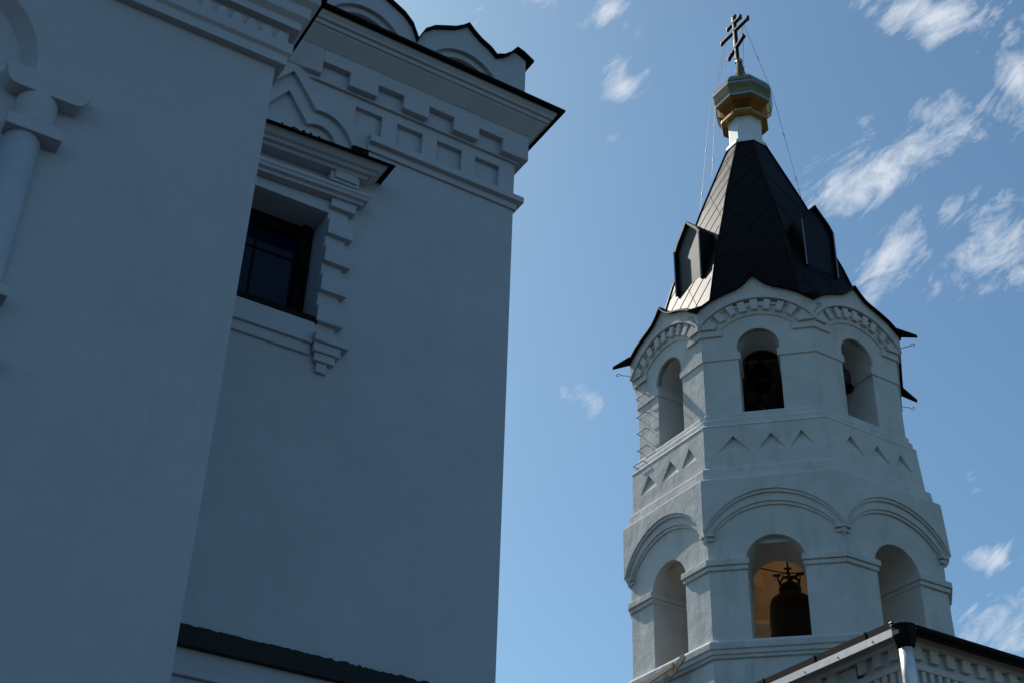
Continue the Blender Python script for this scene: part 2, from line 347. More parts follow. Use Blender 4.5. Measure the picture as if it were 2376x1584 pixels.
# --- window
wf = MB(); GY = -.30
x0, x1, z0, z1 = HC-HW, HC+HW, 8.80, 10.05
wf.plate([(x0-.01, z0), (x1+.01, z0), (x1+.01, z1+.02), (x0-.01, z1+.02)], [[(x0+.09, z0+.07), (x1-.10, z0+.07), (x1-.10, z1-.13), (x0+.09, z1-.13)]], GY-.08, GY+.0, fm)
wo = wf.build('window', M['frame'], CH)
b = MB(); b.plate([(x0+.06, z0+.05), (x1-.06, z0+.05), (x1-.06, z1-.1), (x0+.06, z1-.1)], [], GY-.065, GY-.055, fm); b.build('pane', M['glass'], wo)
b = MB()
b.plate([(HC-.012, z0+.05), (HC+.010, z0+.05), (HC+.010, z1-.1), (HC-.012, z1-.1)], [], GY-.054, GY-.046, fm)
b.plate([(x0+.08, 9.65), (x1-.09, 9.65), (x1-.09, 9.67), (x0+.08, 9.67)], [], GY-.053, GY-.045, fm); b.build('glazing_bar', M['frame'], wo)
b = MB()                                # ragged foam/sealant between frame and reveal
pts = []; z = z0
left = []
while z < z1:
    left.append((x1-random.choice((.012, .02, .03, .045, .06, .03)), z)); z += random.uniform(.012, .035)
rag = [(x1+.004, z0)] + [(x1-.11, z0), (x1-.11, z1), (x1+.004, z1)]
b.plate([(x1-.12, z0), *[(x, z) for x, z in left], (x1-.12, z1)], [], GY-.005, GY+.05, fm)
b.build('sealant', M['frame'], wo)
b = MB(); b.box(x0-.03, x1+.02, Y0-.035, Y0+.25, 8.795, 8.82); b.box(x0-.03, x1+.02, Y0-.067, Y0-.034, 8.766, 8.82); b.build('sill', M['roof'], wo)
# surround: rusticated pier right and left
def fw_(x, z, p): return fm(x, z, p)
for sg in (1, -1):
    b = MB()
    X = lambda a: HC + sg*(a-HC)
    def bx(xa, xb, za, zb_, p):
        xa, xb = sorted((X(xa), X(xb))); b.box(xa, xb, Y0-p, Y0+.02, za, zb_)
    bx(3.702, 3.905, 8.60, 10.44, .035)
    for zt, ht in ((8.782, .18), (9.128, .19), (9.458, .185), (9.783, .19), (10.108, .112)): bx(3.701, 3.965+random.uniform(-.006, .006), zt+random.uniform(-.004, .004), zt+ht, .09)
    bx(3.701, 4.035, 8.56, 8.65, .115); bx(3.71, 3.97, 8.47, 8.56, .085); bx(3.735, 3.935, 8.387, 8.47, .06); bx(3.77, 3.875, 8.288, 8.387, .035)
    bx(3.65, 3.955, 10.41, 10.58, .10); bx(3.69, 3.925, 10.44, 10.545, .125)
    b.build('rusticated_jamb', M['plaster'], wo, bevel=.005)
b = MB()
xa, xb = HC-.49, HC+.49
b.box(2.6, 3.70, Y0-.06, Y0+.02, 8.545, 8.764); b.box(2.6, 3.70, Y0-.03, Y0+.02, 8.44, 8.545)
b.build('window_apron', M['plaster'], wo, bevel=.006)
b = MB()
b.box(2.62, 3.70, Y0-.035, Y0+.02, 10.053, 10.22)                     # lintel band
def wmould(x_r, prof):
    b.loft([[Vector((2*HC-x_r-p, Y0+.02, z)) for p, z in prof], [Vector((2*HC-x_r-p, Y0-p-.0, z)) for p, z in prof], [Vector((x_r+p, Y0-p, z)) for p, z in prof], [Vector((x_r+p, Y0+.02, z)) for p, z in prof]], cap=True)
wmould(3.885, [(-.0, 10.225), (.12, 10.225), (.13, 10.25), (.165, 10.265), (.17, 10.29), (.185, 10.305), (.185, 10.335), (.12, 10.36), (0, 10.36)])
b.box(2.62, 3.70, Y0-.03, Y0+.02, 10.36, 10.46)
wmould(3.875, [(0, 10.545), (.13, 10.545), (.15, 10.57), (.185, 10.575), (.205, 10.60), (.235, 10.61), (.285, 10.66), (.285, 10.672), (0, 10.672)])
for v in b.bm.verts:
    if v.co.z > 10.21: v.co.z += (v.co.x-4.2)*.045
b.build('window_entablature', M['plaster'], wo, bevel=.003)
b = MB()
wmould(3.885, [(0, 10.68), (.30, 10.676), (.33, 10.655), (.337, 10.668), (.30, 10.70), (0, 10.80)])
for xx in (3.02, 3.13, 3.17, 3.235, 3.31, 3.40): b.box(xx, xx+random.uniform(.012, .03), Y0-.315, Y0-.30, 10.69, 10.69+random.uniform(.012, .024))
b.box(3.76, 3.93, Y0-.315, Y0-.2, 10.69, 10.755)
for v in b.bm.verts: v.co.z += (v.co.x-4.2)*.045
b.build('hood_roof', M['roof'], wo)
b = MB()
sym = lambda pr: [(HC+a, z) for a, z in pr] + [(HC-a, z) for a, z in pr[:0:-1]]
b.plate([(2.2, 10.70), (4.12, 10.70), (4.12, 11.9), (2.2, 11.9)], [sym(I)], -.5, -.05, fm)
b.plate([(2.2, 10.70), (3.95, 10.70), (3.95, 11.7), (2.2, 11.7)], [], -.5, -.10, fm)
b.build('keel_arch', M['plaster'], wo)
# flashing strip and ledges low on the wall
b = MB(); top = []; x = 2.3
while x < XR+.05:
    top.append((x, 5.712 + random.uniform(-.006, .006) + (random.uniform(-.016, .006) if x > 4.2 else 0))); x += random.uniform(.015, .05)
b.plate([(2.2, 5.53), (XR+.04, 5.555), (XR+.04, 5.70)] + top[::-1] + [(2.2, 5.715)], [], -.01, .05, fm)
b.box(2.2, XR+.10, Y0-.125, Y0-.045, 5.525, 5.555)
b.build('flashing_strip', M['bitumen'], CH)
b = MB()
b.box(2.2, XR+.10, Y0-.10, Y0+.02, 5.30, 5.36); b.box(2.2, XR+.06, Y0-.055, Y0+.02, 5.36, 5.53); b.box(2.2, XR+.06, Y0-.06, Y0+.02, 5.20, 5.30)
b.build('ledge', M['plaster'], CH, bevel=.008)

# ------------------------------------------------ low wing (front block)
Y1, XW = 7.5, 2.22
def fb(x, z, p): return Vector((x, Y1-p, z))
b = MB()
ac, azc = -.10, 8.20
ra, rb = .72, .635
jl, jr = ac-ra, ac+ra
notch = arc(ac, azc, ra, math.pi, 0, 40)
b.plate([(XL, 0), (XW, 0), (XW, 9.9), (XL, 9.9)], [[(ac-ra, 8.13)] + notch + [(ac+ra, 8.13)]], -.35, 0, fb)
# splayed reveal
o_, i_ = [(ac-ra, 8.12)] + notch + [(ac+ra, 8.12)], [(ac-rb, 8.12)] + arc(ac, azc, rb, math.pi, 0, 40) + [(ac+rb, 8.12)]
b.loft([[fb(x, z, -.0005) for x, z in o_], [fb(x, z, -.11) for x, z in i_]], closed=False)
b.poly([fb(ac-rb-.02, 8.0, -.109), fb(ac+rb+.02, 8.0, -.109), fb(ac+rb+.02, 9, -.109), fb(ac-rb-.02, 9, -.109)])
b.box(XW-.35, XW, Y1+.352, Y0-.003, 0, 9.9)
b.build('wing_wall', M['plaster'], CH)
def wm(mb, prof, x0=XL): mould(mb, x0, prof, Y0-.002, XW, Y1)
b = MB()
wm(b, [(-.02, 9.105), (.062, 9.105), (.062, 9.19), (.088, 9.215), (.088, 9.31), (.05, 9.33), (.05, 9.45), (.115, 9.45), (.115, 9.52), (.16, 9.56), (.16, 9.66), (.21, 9.70), (.21, 9.78), (-.02, 9.78)])
xx = XW+.04
while xx > -2.0:
    b.plate([(xx-.112, 9.30), (xx-.004, 9.30), (xx-.02, 9.345), (xx-.04, 9.395), (xx-.076, 9.395), (xx-.096, 9.345)], [], .03, .0885, fb); xx -= .118
b.build('wing_cornice', M['plaster'], CH, bevel=.004)
b = MB(); wm(b, [(-.3, 9.80), (.24, 9.785), (.252, 9.765), (.258, 9.79), (.22, 9.83), (-.3, 9.95)])
b.loft([[(XL, Y1+.25, 9.92), (XW-.25, Y1+.25, 9.92), (XW-.25, Y0-.002, 10.0), (XL, Y0-.002, 10.0)], [(XL, Y1+.25, 9.95), (XW-.25, Y1+.25, 9.95), (XW-.6, Y0-.002, 10.5), (XL, Y0-.002, 10.5)]], cap=True)
b.build('wing_roof', M['roof'], CH)
# engaged column with cushion capital right of the arch
def half_round(mb, cx_, r, za, zb_, bulge=0, n=20, off=.0):
    rings = []
    for z, rr in ((za, r), (zb_, r+bulge)):
        rings.append([fb(cx_+rr*math.cos(math.pi*i/n), z, -.02 if i in (0, n) else off+rr*math.sin(math.pi*i/n)) for i in range(n+1)])
    mb.loft(rings, cap=True)
cc = .715
b = MB()
half_round(b, .665, .118, 0, 7.615)
half_round(b, .665, .118, 6.0, 6.37)
shaft = b.build('half_column', M['plaster'], CH, smooth=False)
for p_ in shaft.data.polygons: p_.use_smooth = len(p_.vertices) == 4
b = MB()
b.box(.525, .885, Y1-.135, Y1+.02, 7.605, 7.70)
half_round(b, .69, .135, 7.70, 7.95, 0, 24)
fl = [(.895, 7.935), (.925, 7.94), (.95, 7.955), (.97, 7.98), (.985, 8.015), (.995, 8.06), (.998, 8.10)]
abac = fl + [(2*cc-x, z) for x, z in fl[::-1]]
b.plate(abac, [], -.02, .13, fb)
b.plate([(.45, 8.10), (.98, 8.10), (.93, 8.17), (.5, 8.17)], [], -.02, .02, fb)
b.build('capital', M['plaster'], shaft, bevel=.004)
for xa_, xb_, za_, pp_ in ((.53, .822, 6.365, .125), (.49, .875, 5.94, .13)):
    b = MB(); b.box(xa_, xb_, Y1-pp_, Y1+.02, za_, za_+.078); b.build('column_ring', M['plaster'], shaft, bevel=.004)

# ================================================================== BELL TOWER
TX, TY, DL = 20.19, 22.19, R_(.4)
TW = empty('bell_tower', (TX, TY, 0), 'white octagonal bell tower with arched bell openings, dark tented roof and gilded cross-topped cupola', 'bell tower')
TAN = math.tan(R_(22.5))
H = lambda d: d*TAN
def FR(k):
    a = R_(45*k)+DL; n = Vector((math.cos(a), math.sin(a), 0)); t = Vector((-n.y, n.x, 0)); c = Vector((TX, TY, 0))
    return lambda tt, z, d: c + t*tt + n*d + Vector((0, 0, z))
def octo(a, z, off=0):
    Rr = a/math.cos(R_(22.5))
    return [Vector((TX+Rr*math.cos(R_(22.5+45*k)+DL+off), TY+Rr*math.sin(R_(22.5+45*k)+DL+off), z)) for k in range(8)]
def oloft(mb, prof, cap=True): mb.loft([octo(a, z) for a, z in prof], cap=cap)
# base
b = MB(); oloft(b, [(3.24, 0), (3.24, 12.02), (3.29, 12.025), (3.30, 12.09), (3.335, 12.10), (3.34, 12.185), (3.375, 12.20), (3.385, 12.33), (3.345, 12.385)])
for k in range(8):
    f = FR(k)
    b.plate([(-9, 6), (-.62, 6), (-.62, 11.96), (-9, 11.96)], [], 3.0, 3.275, f, H); b.plate([(9, 6), (9, 11.96), (.62, 11.96), (.62, 6)], [], 3.0, 3.275, f, H)
b.build('base_wall', M['tower'], TW, bevel=.014)
# lower bell tier
b = MB()
for k in range(8):
    f = FR(k)
    b.plate([(-9, 12.38), (-.57, 12.38), (-.57, 14.08), (-.605, 14.1)] + arc(0, 14.05, .605, math.pi-.08, .08, 24) + [(.605, 14.1), (.57, 14.08), (.57, 12.38), (9, 12.38), (9, 15.9), (-9, 15.9)], [], 1.95, 3.27, f, H)
b.build('lower_tier_wall', M['tower'], TW, bevel=.012)
for k in range(8):
    b = MB()
    for f, sg in ((FR(k), 1), (FR((k+1) % 8), -1)):
        b.plate([(sg*.515, 14.005), (sg*9, 14.005), (sg*9, 14.11), (sg*9, 14.145), (sg*.53, 14.14)], [], 2.0, 3.355, f, H)
        b.plate([(sg*.545, 13.905), (sg*9, 13.905), (sg*9, 14.004), (sg*.545, 14.004)], [], 2.0, 3.315, f, H)
    b.build('impost_moulding', M['tower'], TW, bevel=.014)
b = MB()
for k in range(8):
    f = FR(k)
    for r, c, d in ((1.54, 14.11, 3.425), (1.535, 14.045, 3.39), (1.545, 13.855, 3.345), (1.55, 13.78, 3.31)):
        h = H(d)-.001; n = 30
        pts = [(9, 15.93), (-9, 15.93)]
        for i in range(n+1):
            t = -h + 2*h*i/n; pts.append(((-9 if i == 0 else 9 if i == n else t), c+math.sqrt(r*r-t*t)+random.uniform(-.004, .004)))
        b.plate(pts, [], 3.1, d-random.uniform(0, .002), f, H)
    for sg in (1, -1):
        b.plate([(sg*1.21, 14.665), (sg*9, 14.665), (sg*9, 14.735), (sg*1.21, 14.735)], [], 3.1, 3.375, f, H)
        b.plate([(sg*1.23, 14.575), (sg*9, 14.575), (sg*9, 14.635), (sg*1.23, 14.635)], [], 3.1, 3.325, f, H)
b.build('archivolt', M['tower'], TW, bevel=.012)
b = MB(); oloft(b, [(3.0, 15.85), (3.42, 15.931), (3.41, 15.965), (3.30, 16.03), (3.295, 16.25), (3.285, 16.28), (3.205, 16.345), (2.0, 16.35)], False)
oloft(b, [(2.0, 17.34), (3.215, 17.35), (3.21, 17.385), (3.15, 17.44), (3.15, 17.55), (3.14, 17.57), (3.09, 17.615), (3.085, 17.72), (3.03, 17.785), (2.0, 17.80)])
b.build('setback_moulding', M['tower'], TW, bevel=.014)
b = MB()
for k in range(8):
    f = FR(k); hs = []
    for c, w in ((-.69, .335), (.11, .31), (.79, .27)):
        c += random.uniform(-.03, .03); w += random.uniform(-.02, .02)
        hs.append([(c-w, 16.70), (c+w, 16.70), (c, 17.11)])
    b.plate([(-9, 16.33), (9, 16.33), (9, 17.36), (-9, 17.36)], hs, 3.05, 3.20, f, H)
    for hl in hs:
        (l, zb0), (r, _), (m_, zt) = hl
        b.poly([f(l-.02, zb0-.01, 3.195), f(r+.02, zb0-.01, 3.195), f(m_, zt+.02, 3.09)])
    b.poly([f(-1.2, 16.3, 3.06), f(1.2, 16.3, 3.06), f(1.2, 17.4, 3.06), f(-1.2, 17.4, 3.06)])
b.build('triangle_frieze', M['tower'], TW)
# upper bell tier
b = MB()
for k in range(8):
    f = FR(k)
    b.plate([(-9, 17.78), (-.46, 17.78), (-.46, 19.40), (-.475, 19.46)] + arc(0, 19.46, .475, math.pi, 0, 22)[1:-1] + [(.475, 19.46), (.46, 19.40), (.46, 17.78), (9, 17.78), (9, 20.45), (-9, 20.45)], [], 2.14, 3.03, f, H)
    b.plate([(-9, 19.165), (-.415, 19.165), (-.405, 19.33), (-.47, 19.37), (-.475, 19.46)] + arc(0, 19.46, .475, math.pi, 0, 22)[1:-1] + [(.475, 19.46), (.47, 19.37), (.405, 19.33), (.415, 19.165), (9, 19.165), (9, 20.3), (-9, 20.3)], [], 2.9, 3.062, f, H)
    for sg in (1, -1): b.plate([(sg*.415, 19.166), (sg*.6, 19.166), (sg*.6, 19.34), (sg*.41, 19.33)], [], 2.2, 3.0, f)
b.build('upper_tier_wall', M['tower'], TW, bevel=.012)
b = MB()
for k in range(8):
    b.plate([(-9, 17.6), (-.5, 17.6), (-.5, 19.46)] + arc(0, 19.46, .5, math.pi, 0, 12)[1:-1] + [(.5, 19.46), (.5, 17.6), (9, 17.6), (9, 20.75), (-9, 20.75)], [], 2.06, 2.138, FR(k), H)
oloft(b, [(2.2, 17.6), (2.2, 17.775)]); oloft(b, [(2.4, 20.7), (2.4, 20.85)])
b.build('chamber_shade_lining', M['dark_inner'], TW)  # added dark lining: the chamber's gloom is put into its colour
# lower chamber vault and floor
b = MB(); b.lathe((TX, TY, 0), [(2.3, 14.88), (1.94, 14.88), (1.93, 14.93)] + [(1.97*math.cos(R_(a)), 14.96+1.45*math.sin(R_(a))) for a in range(6, 85, 6)]+[(.02, 16.41)], 64)
b.build('vault', M['ochre'], TW, smooth=True)
b = MB(); oloft(b, [(3.22, 12.3), (3.22, 12.392)]); b.build('chamber_floor', M['floor'], TW)  # unseen boards, widened over the sills to bounce warm sun onto the vault
# corbel frieze under the gables
CC = 19.10
def clipped_arc(r, h, n=30):
    return [((-9 if i == 0 else 9 if i == n else -h+2*h*i/n), CC+math.sqrt(max(0, r*r-(-h+2*h*i/n)**2))) for i in range(n+1)]
b = MB()
for k in range(8):
    f = FR(k)
    for r, d in ((1.52, 3.13), (1.20, 3.095)):
        h = min(H(d)-.001, r)
        if r > H(d): b.plate([(9, 20.5), (-9, 20.5)] + clipped_arc(r, h), [], 2.95, d, f, H)
        else: b.plate([(9, 20.5), (-9, 20.5), (-9, 19.92), (-.98, 19.92)] + [(1.2*math.cos(a), CC+1.2*math.sin(a)) for a in [R_(138-i*96/26) for i in range(27)]] + [(.98, 19.92), (9, 19.92)], [], 2.95, d, f, H)
    # teeth
    for i in range(9):
        a = R_(90 + (i-4)*11.6 + random.uniform(-.8, .8)); da = R_(3.3)
        P = [(r*math.cos(x), CC+r*math.sin(x)) for r, x in ((1.30, a-da), (1.565, a-da*.9), (1.565, a+da*.9), (1.30, a+da))]
        P = [(max(-1.24, min(1.24, t)), z) for t, z in jit(P, .012)]
        b.plate(P, [], 3.0, 3.175+random.uniform(-.006, .006), f)
    for sg in (1, -1):
        b.plate([(sg*.93, 19.96), (sg*9, 19.96), (sg*9, 20.11), (sg*.93, 20.11)], [], 2.95, 3.175, f, H)
        b.plate([(sg*.80, 19.79), (sg*9, 19.79), (sg*9, 19.959), (sg*.80, 19.94)], [], 2.95, 3.115, f, H)
b.build('corbel_frieze', M['tower'], TW, bevel=.01)
OG = [(1.32, 20.47), (1.24, 20.51), (1.12, 20.60), (.97, 20.71), (.80, 20.80), (.62, 20.88), (.45, 20.94), (.30, 21.02), (.18, 21.12), (.08, 21.235), (0, 21.33)]
for k in range(8):
    f = FR(k); mb = MB()
    prof = [(-t, z) for t, z in OG] + OG[-2::-1]
    prof[0] = (-9, prof[0][1]); prof[-1] = (9, prof[-1][1])
    lower = clipped_arc(1.60, H(3.19)-.001)
    mb.plate(prof + lower[::-1], [], 2.75, 3.19, f, H)
    rl = clipped_arc(1.585, H(3.215)-.001); ru = clipped_arc(1.645, H(3.215)-.001)
    mb.plate(rl + ru[::-1], [], 3.0, 3.215, f, H)
    go = mb.build('gable', M['tower'], TW, bevel=.012)
    mb = MB(); ring = []
    pr = [(-t, z) for t, z in OG] + OG[-2::-1]
    for dz in (0, 1):
        pass
    rows = []
    for d in (3.30, 3.24, 1.35):
        s_ = H(d)/1.32 if d < 3.2 else H(3.26)/1.32
        rows.append([(t*s_, z + (.008 if d < 3.3 else -.035)+random.uniform(-.004, .004), d) for t, z in pr])
    top = [[f(t, z+.034, d) for t, z, d in r] for r in rows]; bot = [[f(t, z, d) for t, z, d in r] for r in rows]
    mb.loft([bot[2], bot[1], bot[0], top[0], top[1], top[2]], closed=False)
    mb.build('gable_roof', M['roof'], go)
# spouts at the valleys
for k in (0, 1, 3, 4, 5, 6, 7):
    a = R_(22.5+45*k)+DL; n = Vector((math.cos(a), math.sin(a), 0)); t = Vector((-n.y, n.x, 0)); c = Vector((TX, TY, 0))
    P = lambda r, s, z: c+n*r+t*s+Vector((0, 0, z))
    mb = MB(); dz = random.uniform(-.05, .04)
    mb.loft([[P(3.1, -.26, 20.72), P(3.1, 0, 20.50), P(3.1, .26, 20.72), P(3.1, 0, 20.58)],
             [P(3.46, -.15, 20.60+dz), P(3.46, 0, 20.40+dz), P(3.46, .15, 20.60+dz), P(3.46, 0, 20.47+dz)],
             [P(3.90, -.035, 20.27+dz*2), P(3.90, 0, 20.20+dz*2), P(3.90, .035, 20.27+dz*2), P(3.90, 0, 20.225+dz*2)]], cap=True)
    mb.build('spout', M['roof'], TW)
    mb = MB()                                     # wire hook under the spout
    L0 = P(3.35, 0, 20.12); pts = [L0]+[L0+n*(.12*i)+Vector((0, 0, -.005*i)) for i in (1, 2, 3)]
    cl = pts[-1]; pts += [cl+n*(.05-.05*math.cos(x))+t*.05*math.sin(x) for x in [R_(q) for q in range(30, 330, 30)]]
    mb.tube(pts, .008, 6); mb.build('wire_hook', M['bitumen'], TW)
# tented roof
TENT = [(20.45, 2.80), (21.3, 2.545), (22.9, 2.135), (25.5, 1.335), (27.95, .50)]
def tent_a(z):
    for (za, aa), (zb_, ab) in zip(TENT, TENT[1:]):
        if z <= zb_: return aa+(ab-aa)*(z-za)/(zb_-za)
    return TENT[-1][1]
b = MB(); oloft(b, [(a, z) for z, a in TENT])
tent = b.build('tent_roof', M['roof'], TW)
b = MB()                                           # hip caps
for k in range(8):
    a = R_(22.5+45*k)+DL; n = Vector((math.cos(a), math.sin(a), 0))
    b.tube([Vector((TX, TY, z))+n*(aa/math.cos(R_(22.5))+.005) for z, aa in TENT], .028, 6)
b.build('hip_cap', M['roof'], tent)
b = MB()                                           # standing seams: large diamond sheets
for k in range(8):
    f = FR(k)
    for fam, step in ((1, .82), (-1, 1.64)):
        z = 18.0
        while z < 28:
            # line t = fam*(zz - z)*.55, clipped to the face
            seg = []
            for i in range(81):
                zc = 20.5 + 7.4*i/80; t = fam*(zc-z)*.62 - fam*1.6
                if abs(t) < H(tent_a(zc))-.01: seg.append((t, zc))
            if len(seg) > 1:
                ps = [seg[0], seg[-1]]
                if seg[-1][1]-seg[0][1] > 1: ps = seg[::max(1, len(seg)//5)] + [seg[-1]]
                b.tube([f(t, zc, tent_a(zc)+.004) for t, zc in ps], .0065 if fam > 0 else .004, 4)
            z += step
b.build('seam', M['roof'], tent)
# dormers on the four cardinal faces
DO = [(.50, 22.35), (.51, 23.78), (.40, 23.97), (.24, 24.15), (.10, 24.30), (0, 24.44)]
for k in (0, 2, 4, 6):
    f = FR(k); D0 = 2.27
    pr = [(-t, z) for t, z in DO] + DO[-2::-1]
    mb = MB()
    ou = [(t, z) for t, z in pr]; inn = [(t*.93, z-.03 if z > 23 else z) for t, z in pr]
    mb.loft([[f(t*1.03, z+.02, D0+.05) for t, z in ou], [f(t*1.03, z+.02, .7) for t, z in ou], [f(t, z-.02, .7) for t, z in inn], [f(t, z-.02, D0+.05) for t, z in inn], [f(t*1.03, z+.02, D0+.05) for t, z in ou]], closed=False)
    dob = mb.build('dormer', M['roof'], TW)
    mb = MB()
    pa = [(-.47, 22.2), (-.47, 23.62)] + [(.47*math.cos(x)*1.0, 23.62+.62*math.sin(x)) for x in [R_(180-i*12) for i in range(1, 15)]] + [(.47, 23.62), (.47, 22.2)]
    mb.plate(pa, [], D0-.3, D0-.02, f); mb.build('dormer_panel', M['panel'], dob)
    for sg in (1, -1):
        mb = MB(); mb.bar(f(sg*.505, 22.35, D0+.055), f(sg*.515, 23.76, D0+.055), .03, .03, (1, 1, 0)); mb.build('dormer_edge', M['trim'], dob)
# neck, cupola, cross
b = MB(); oloft(b, [(.56, 27.86), (.545, 27.97), (.475, 28.08), (.47, 28.085), (.455, 28.1), (.445, 28.80), (.46, 28.84), (.52, 28.93)])
b.build('neck', M['white_metal'], TW, bevel=.006)
b = MB()
for i in range(8):
    pass
oloft(b, [(.735, 29.42), (.75, 29.45), (.79, 29.64), (.82, 29.86), (.80, 29.98), (.72, 30.16), (.56, 30.36), (.38, 30.50), (.25, 30.62), (.17, 30.80), (.125, 31.0), (.10, 31.2), (.075, 31.38)])
dome = b.build('cupola', M['sky_gilding'], TW, bevel=.008)
b = MB(); oloft(b, [(.50, 28.86), (.625, 28.85), (.64, 28.88), (.63, 28.97), (.50, 29.06), (.45, 29.12), (.47, 29.17), (.56, 29.24), (.66, 29.33), (.733, 29.418)])
b.build('cupola_base', M['gold'], dome, bevel=.006)
b = MB()
oloft(b, [(.80, 29.80), (.826, 29.83), (.826, 29.885), (.80, 29.93)], False)
oloft(b, [(.735, 29.43), (.757, 29.44), (.762, 29.50), (.75, 29.52)], False)
b.build('cupola_rim', M['steel'], dome)
b = MB(); b.lathe((TX, TY, 31.43), [(.002, -.1), (.06, -.085), (.1, -.03), (.1, .03), (.06, .085), (.002, .1)], 16); b.build('ball', M['gold'], dome, smooth=True)
for pts in ([(-.79, 29.94), (-.72, 29.64), (-.60, 29.37), (-.65, 29.05), (-.74, 29.19), (-.78, 29.5)], [(.72, 29.84), (.64, 29.57), (.72, 29.49), (.73, 29.30), (.79, 29.47), (.77, 29.94)]):
    mb = MB(); mb.plate(pts, [], -.006, .006, lambda p, z, d: Vector((TX, TY, z))+Vector((math.sin(math.atan2(TY, TX)), -math.cos(math.atan2(TY, TX)), 0))*p+Vector((math.cos(math.atan2(TY, TX)), math.sin(math.atan2(TY, TX)), 0))*(d+.25*(29.9-z)))
    mb.build('pale_sheet', M['white_metal'], dome)  # thin white sheets either side of the cupola
cb = MB(); cc_ = Vector((TX, TY+.08, 0))
def cbar(y0_, z0_, y1_, z1_, w=.11, th=.07):
    p0, p1 = cc_+Vector((0, y0_, z0_)), cc_+Vector((0, y1_, z1_)); cb.bar(p0, p1, th, w, (1, 0, 0)); d = (p1-p0).normalized(); s_ = Vector((1, 0, 0)).cross(d)
    for s2 in (-1, 1): cb.bar(p0+s_*s2*w*.42, p1+s_*s2*w*.42, th+.03, .022, (1, 0, 0))
    for p, q in ((p0, -1), (p1, 1)):
        for v in (d*q*.0, s_*.055, -s_*.055): cb.lathe(p+v, [(.002, -.05), (.045, -.025), (.05, 0), (.045, .025), (.002, .05)], 8)
cbar(0, 31.5, 0, 33.36); cbar(-.29, 33.1, .30, 33.1); cbar(-.60, 32.77, .62, 32.77); cbar(-.36, 32.24, .37, 31.90)
cb.build('cross', M['darksteel'], TW, bevel=.008)
gm = MB()
gm.bar(cc_+Vector((-.045, 0, 31.5)), cc_+Vector((-.045, 0, 33.36)), .012, .03, (0, 1, 0)); gm.build('cross_inlay', M['steel'], TW)
# guy wires
VA = math.atan2(TY, TX); pr_ = Vector((math.sin(VA), -math.cos(VA), 0)); pd_ = Vector((math.cos(VA), math.sin(VA), 0)); TC = Vector((TX, TY, 0))
for i, (yy, r1, z1, ang) in enumerate([(-.40, 1.34, 26.0, 0), (.45, 1.40, 25.7, R_(187)), (.40, 1.16, 26.6, R_(212)), (-.35, 1.34, 26.0, R_(95))]):
    p0 = cc_+Vector((0, yy, 32.72)); p1 = TC+pr_*r1*math.cos(ang)+pd_*r1*math.sin(ang)+Vector((0, 0, z1))
    mid = p0.lerp(p1, .42)+ (pr_*math.cos(ang)+pd_*math.sin(ang))*.16
    pts = [p0.lerp(mid, j/4) for j in range(5)] + [mid.lerp(p1, j/5) for j in range(1, 6)]
    mb = MB(); mb.tube(pts, .0065, 6)
    for q in (2, 6, 8): mb.tube([pts[q]-(pts[q]-pts[q-1]).normalized()*.07, pts[q], pts[q]+(pts[q]-pts[q-1]).normalized()*.07], .015, 6)
    mb.build('guy_wire', M['wire'], TW)
# ladder rungs at the left corner of the -X face
f = FR(4)
for z in (19.72, 19.40, 18.89, 18.44, 17.98, 17.52):
    tw = 0 if z > 17.6 else 0
    mb = MB(); dd = 3.03 if z > 17.8 else 3.16
    mb.tube([f(-1.20, z, dd-.05), f(-1.20, z, dd+.10), f(-.86, z+.01, dd+.10), f(-.86, z+.01, dd-.05)], .010, 6); mb.build('ladder_rung', M['bitumen'], TW)

# ================================================================== BELLS
def bell(loc, rad, h, label, group=None, straps=False):
    o = empty('bell', loc, label, 'bell', group)
    mb = MB(); t = .08
    prof = [(1.0, 0), (.985, .03), (.90, .12), (.80, .28), (.83, .45), (.80, .64), (.775, .80), (.71, .90), (.52, .965), (.40, 1.0), (.02, 1.0)]
    inn = [(.01, .92), (.45, .88), (.58, .78), (.62, .5), (.72, .25), (.90, .02), (1.0, 0)]
    mb.lathe(loc, [(r*rad, z*h) for r, z in inn]+[(r*rad, z*h) for r, z in prof], 36); mb.build('bell_body', M['bronze'], o, smooth=True)
    mb = MB(); L = Vector(loc)
    mb.lathe(loc, [(.39*rad, h*.98), (.41*rad, h*1.10), (.36*rad, h*1.17), (.16*rad, h*1.24), (.05*rad, h*1.26)], 20, cap=True)
    for i in range(4):
        a = R_(45+90*i); mb.tube([L+Vector((math.cos(a)*r_*rad, math.sin(a)*r_*rad, z_*h)) for r_, z_ in ((.30, 1.1), (.34, 1.25), (.2, 1.34), (.04, 1.34))], .05*rad, 6)
    mb.build('crown', M['bronze'], o)
    mb = MB(); mb.tube([L+Vector((0, 0, h*.9)), L+Vector((0, 0, h*.1))], .03*rad, 6); mb.lathe(L+Vector((0, 0, h*.06)), [(.005, -.1*rad), (.1*rad, -.05*rad), (.12*rad, 0), (.08*rad, .08*rad), (.005, .12*rad)], 12)
    mb.build('clapper', M['darksteel'], o)
    return o
def pos(perp, dep, z): v = TC+pr_*perp+pd_*dep; return (v.x, v.y, z)
BZ = 13.45
big = bell(pos(.13, 0, BZ), .62, 1.27, 'large dark bronze bell hanging in the lower arched opening against the orange vault', None)
mb = MB()
P = lambda a, d_, z: Vector(pos(a, d_, z))
for a0, a1 in ((-.06, -.14), (.33, .385)):
    mb.bar(P(a0, 0, 14.86), P(a1, 0, 15.2), .05, .03, (0, 0, 1)); mb.bar(P(a1-.085, 0, 15.2), P(a1+.085, 0, 15.21), .07, .035)
mb.bar(P(.13, 0, 15.0), P(.115, 0, 15.36), .045, .045, (1, 0, 0)); mb.bar(P(.03, 0, 15.36), P(.20, 0, 15.36), .06, .03)
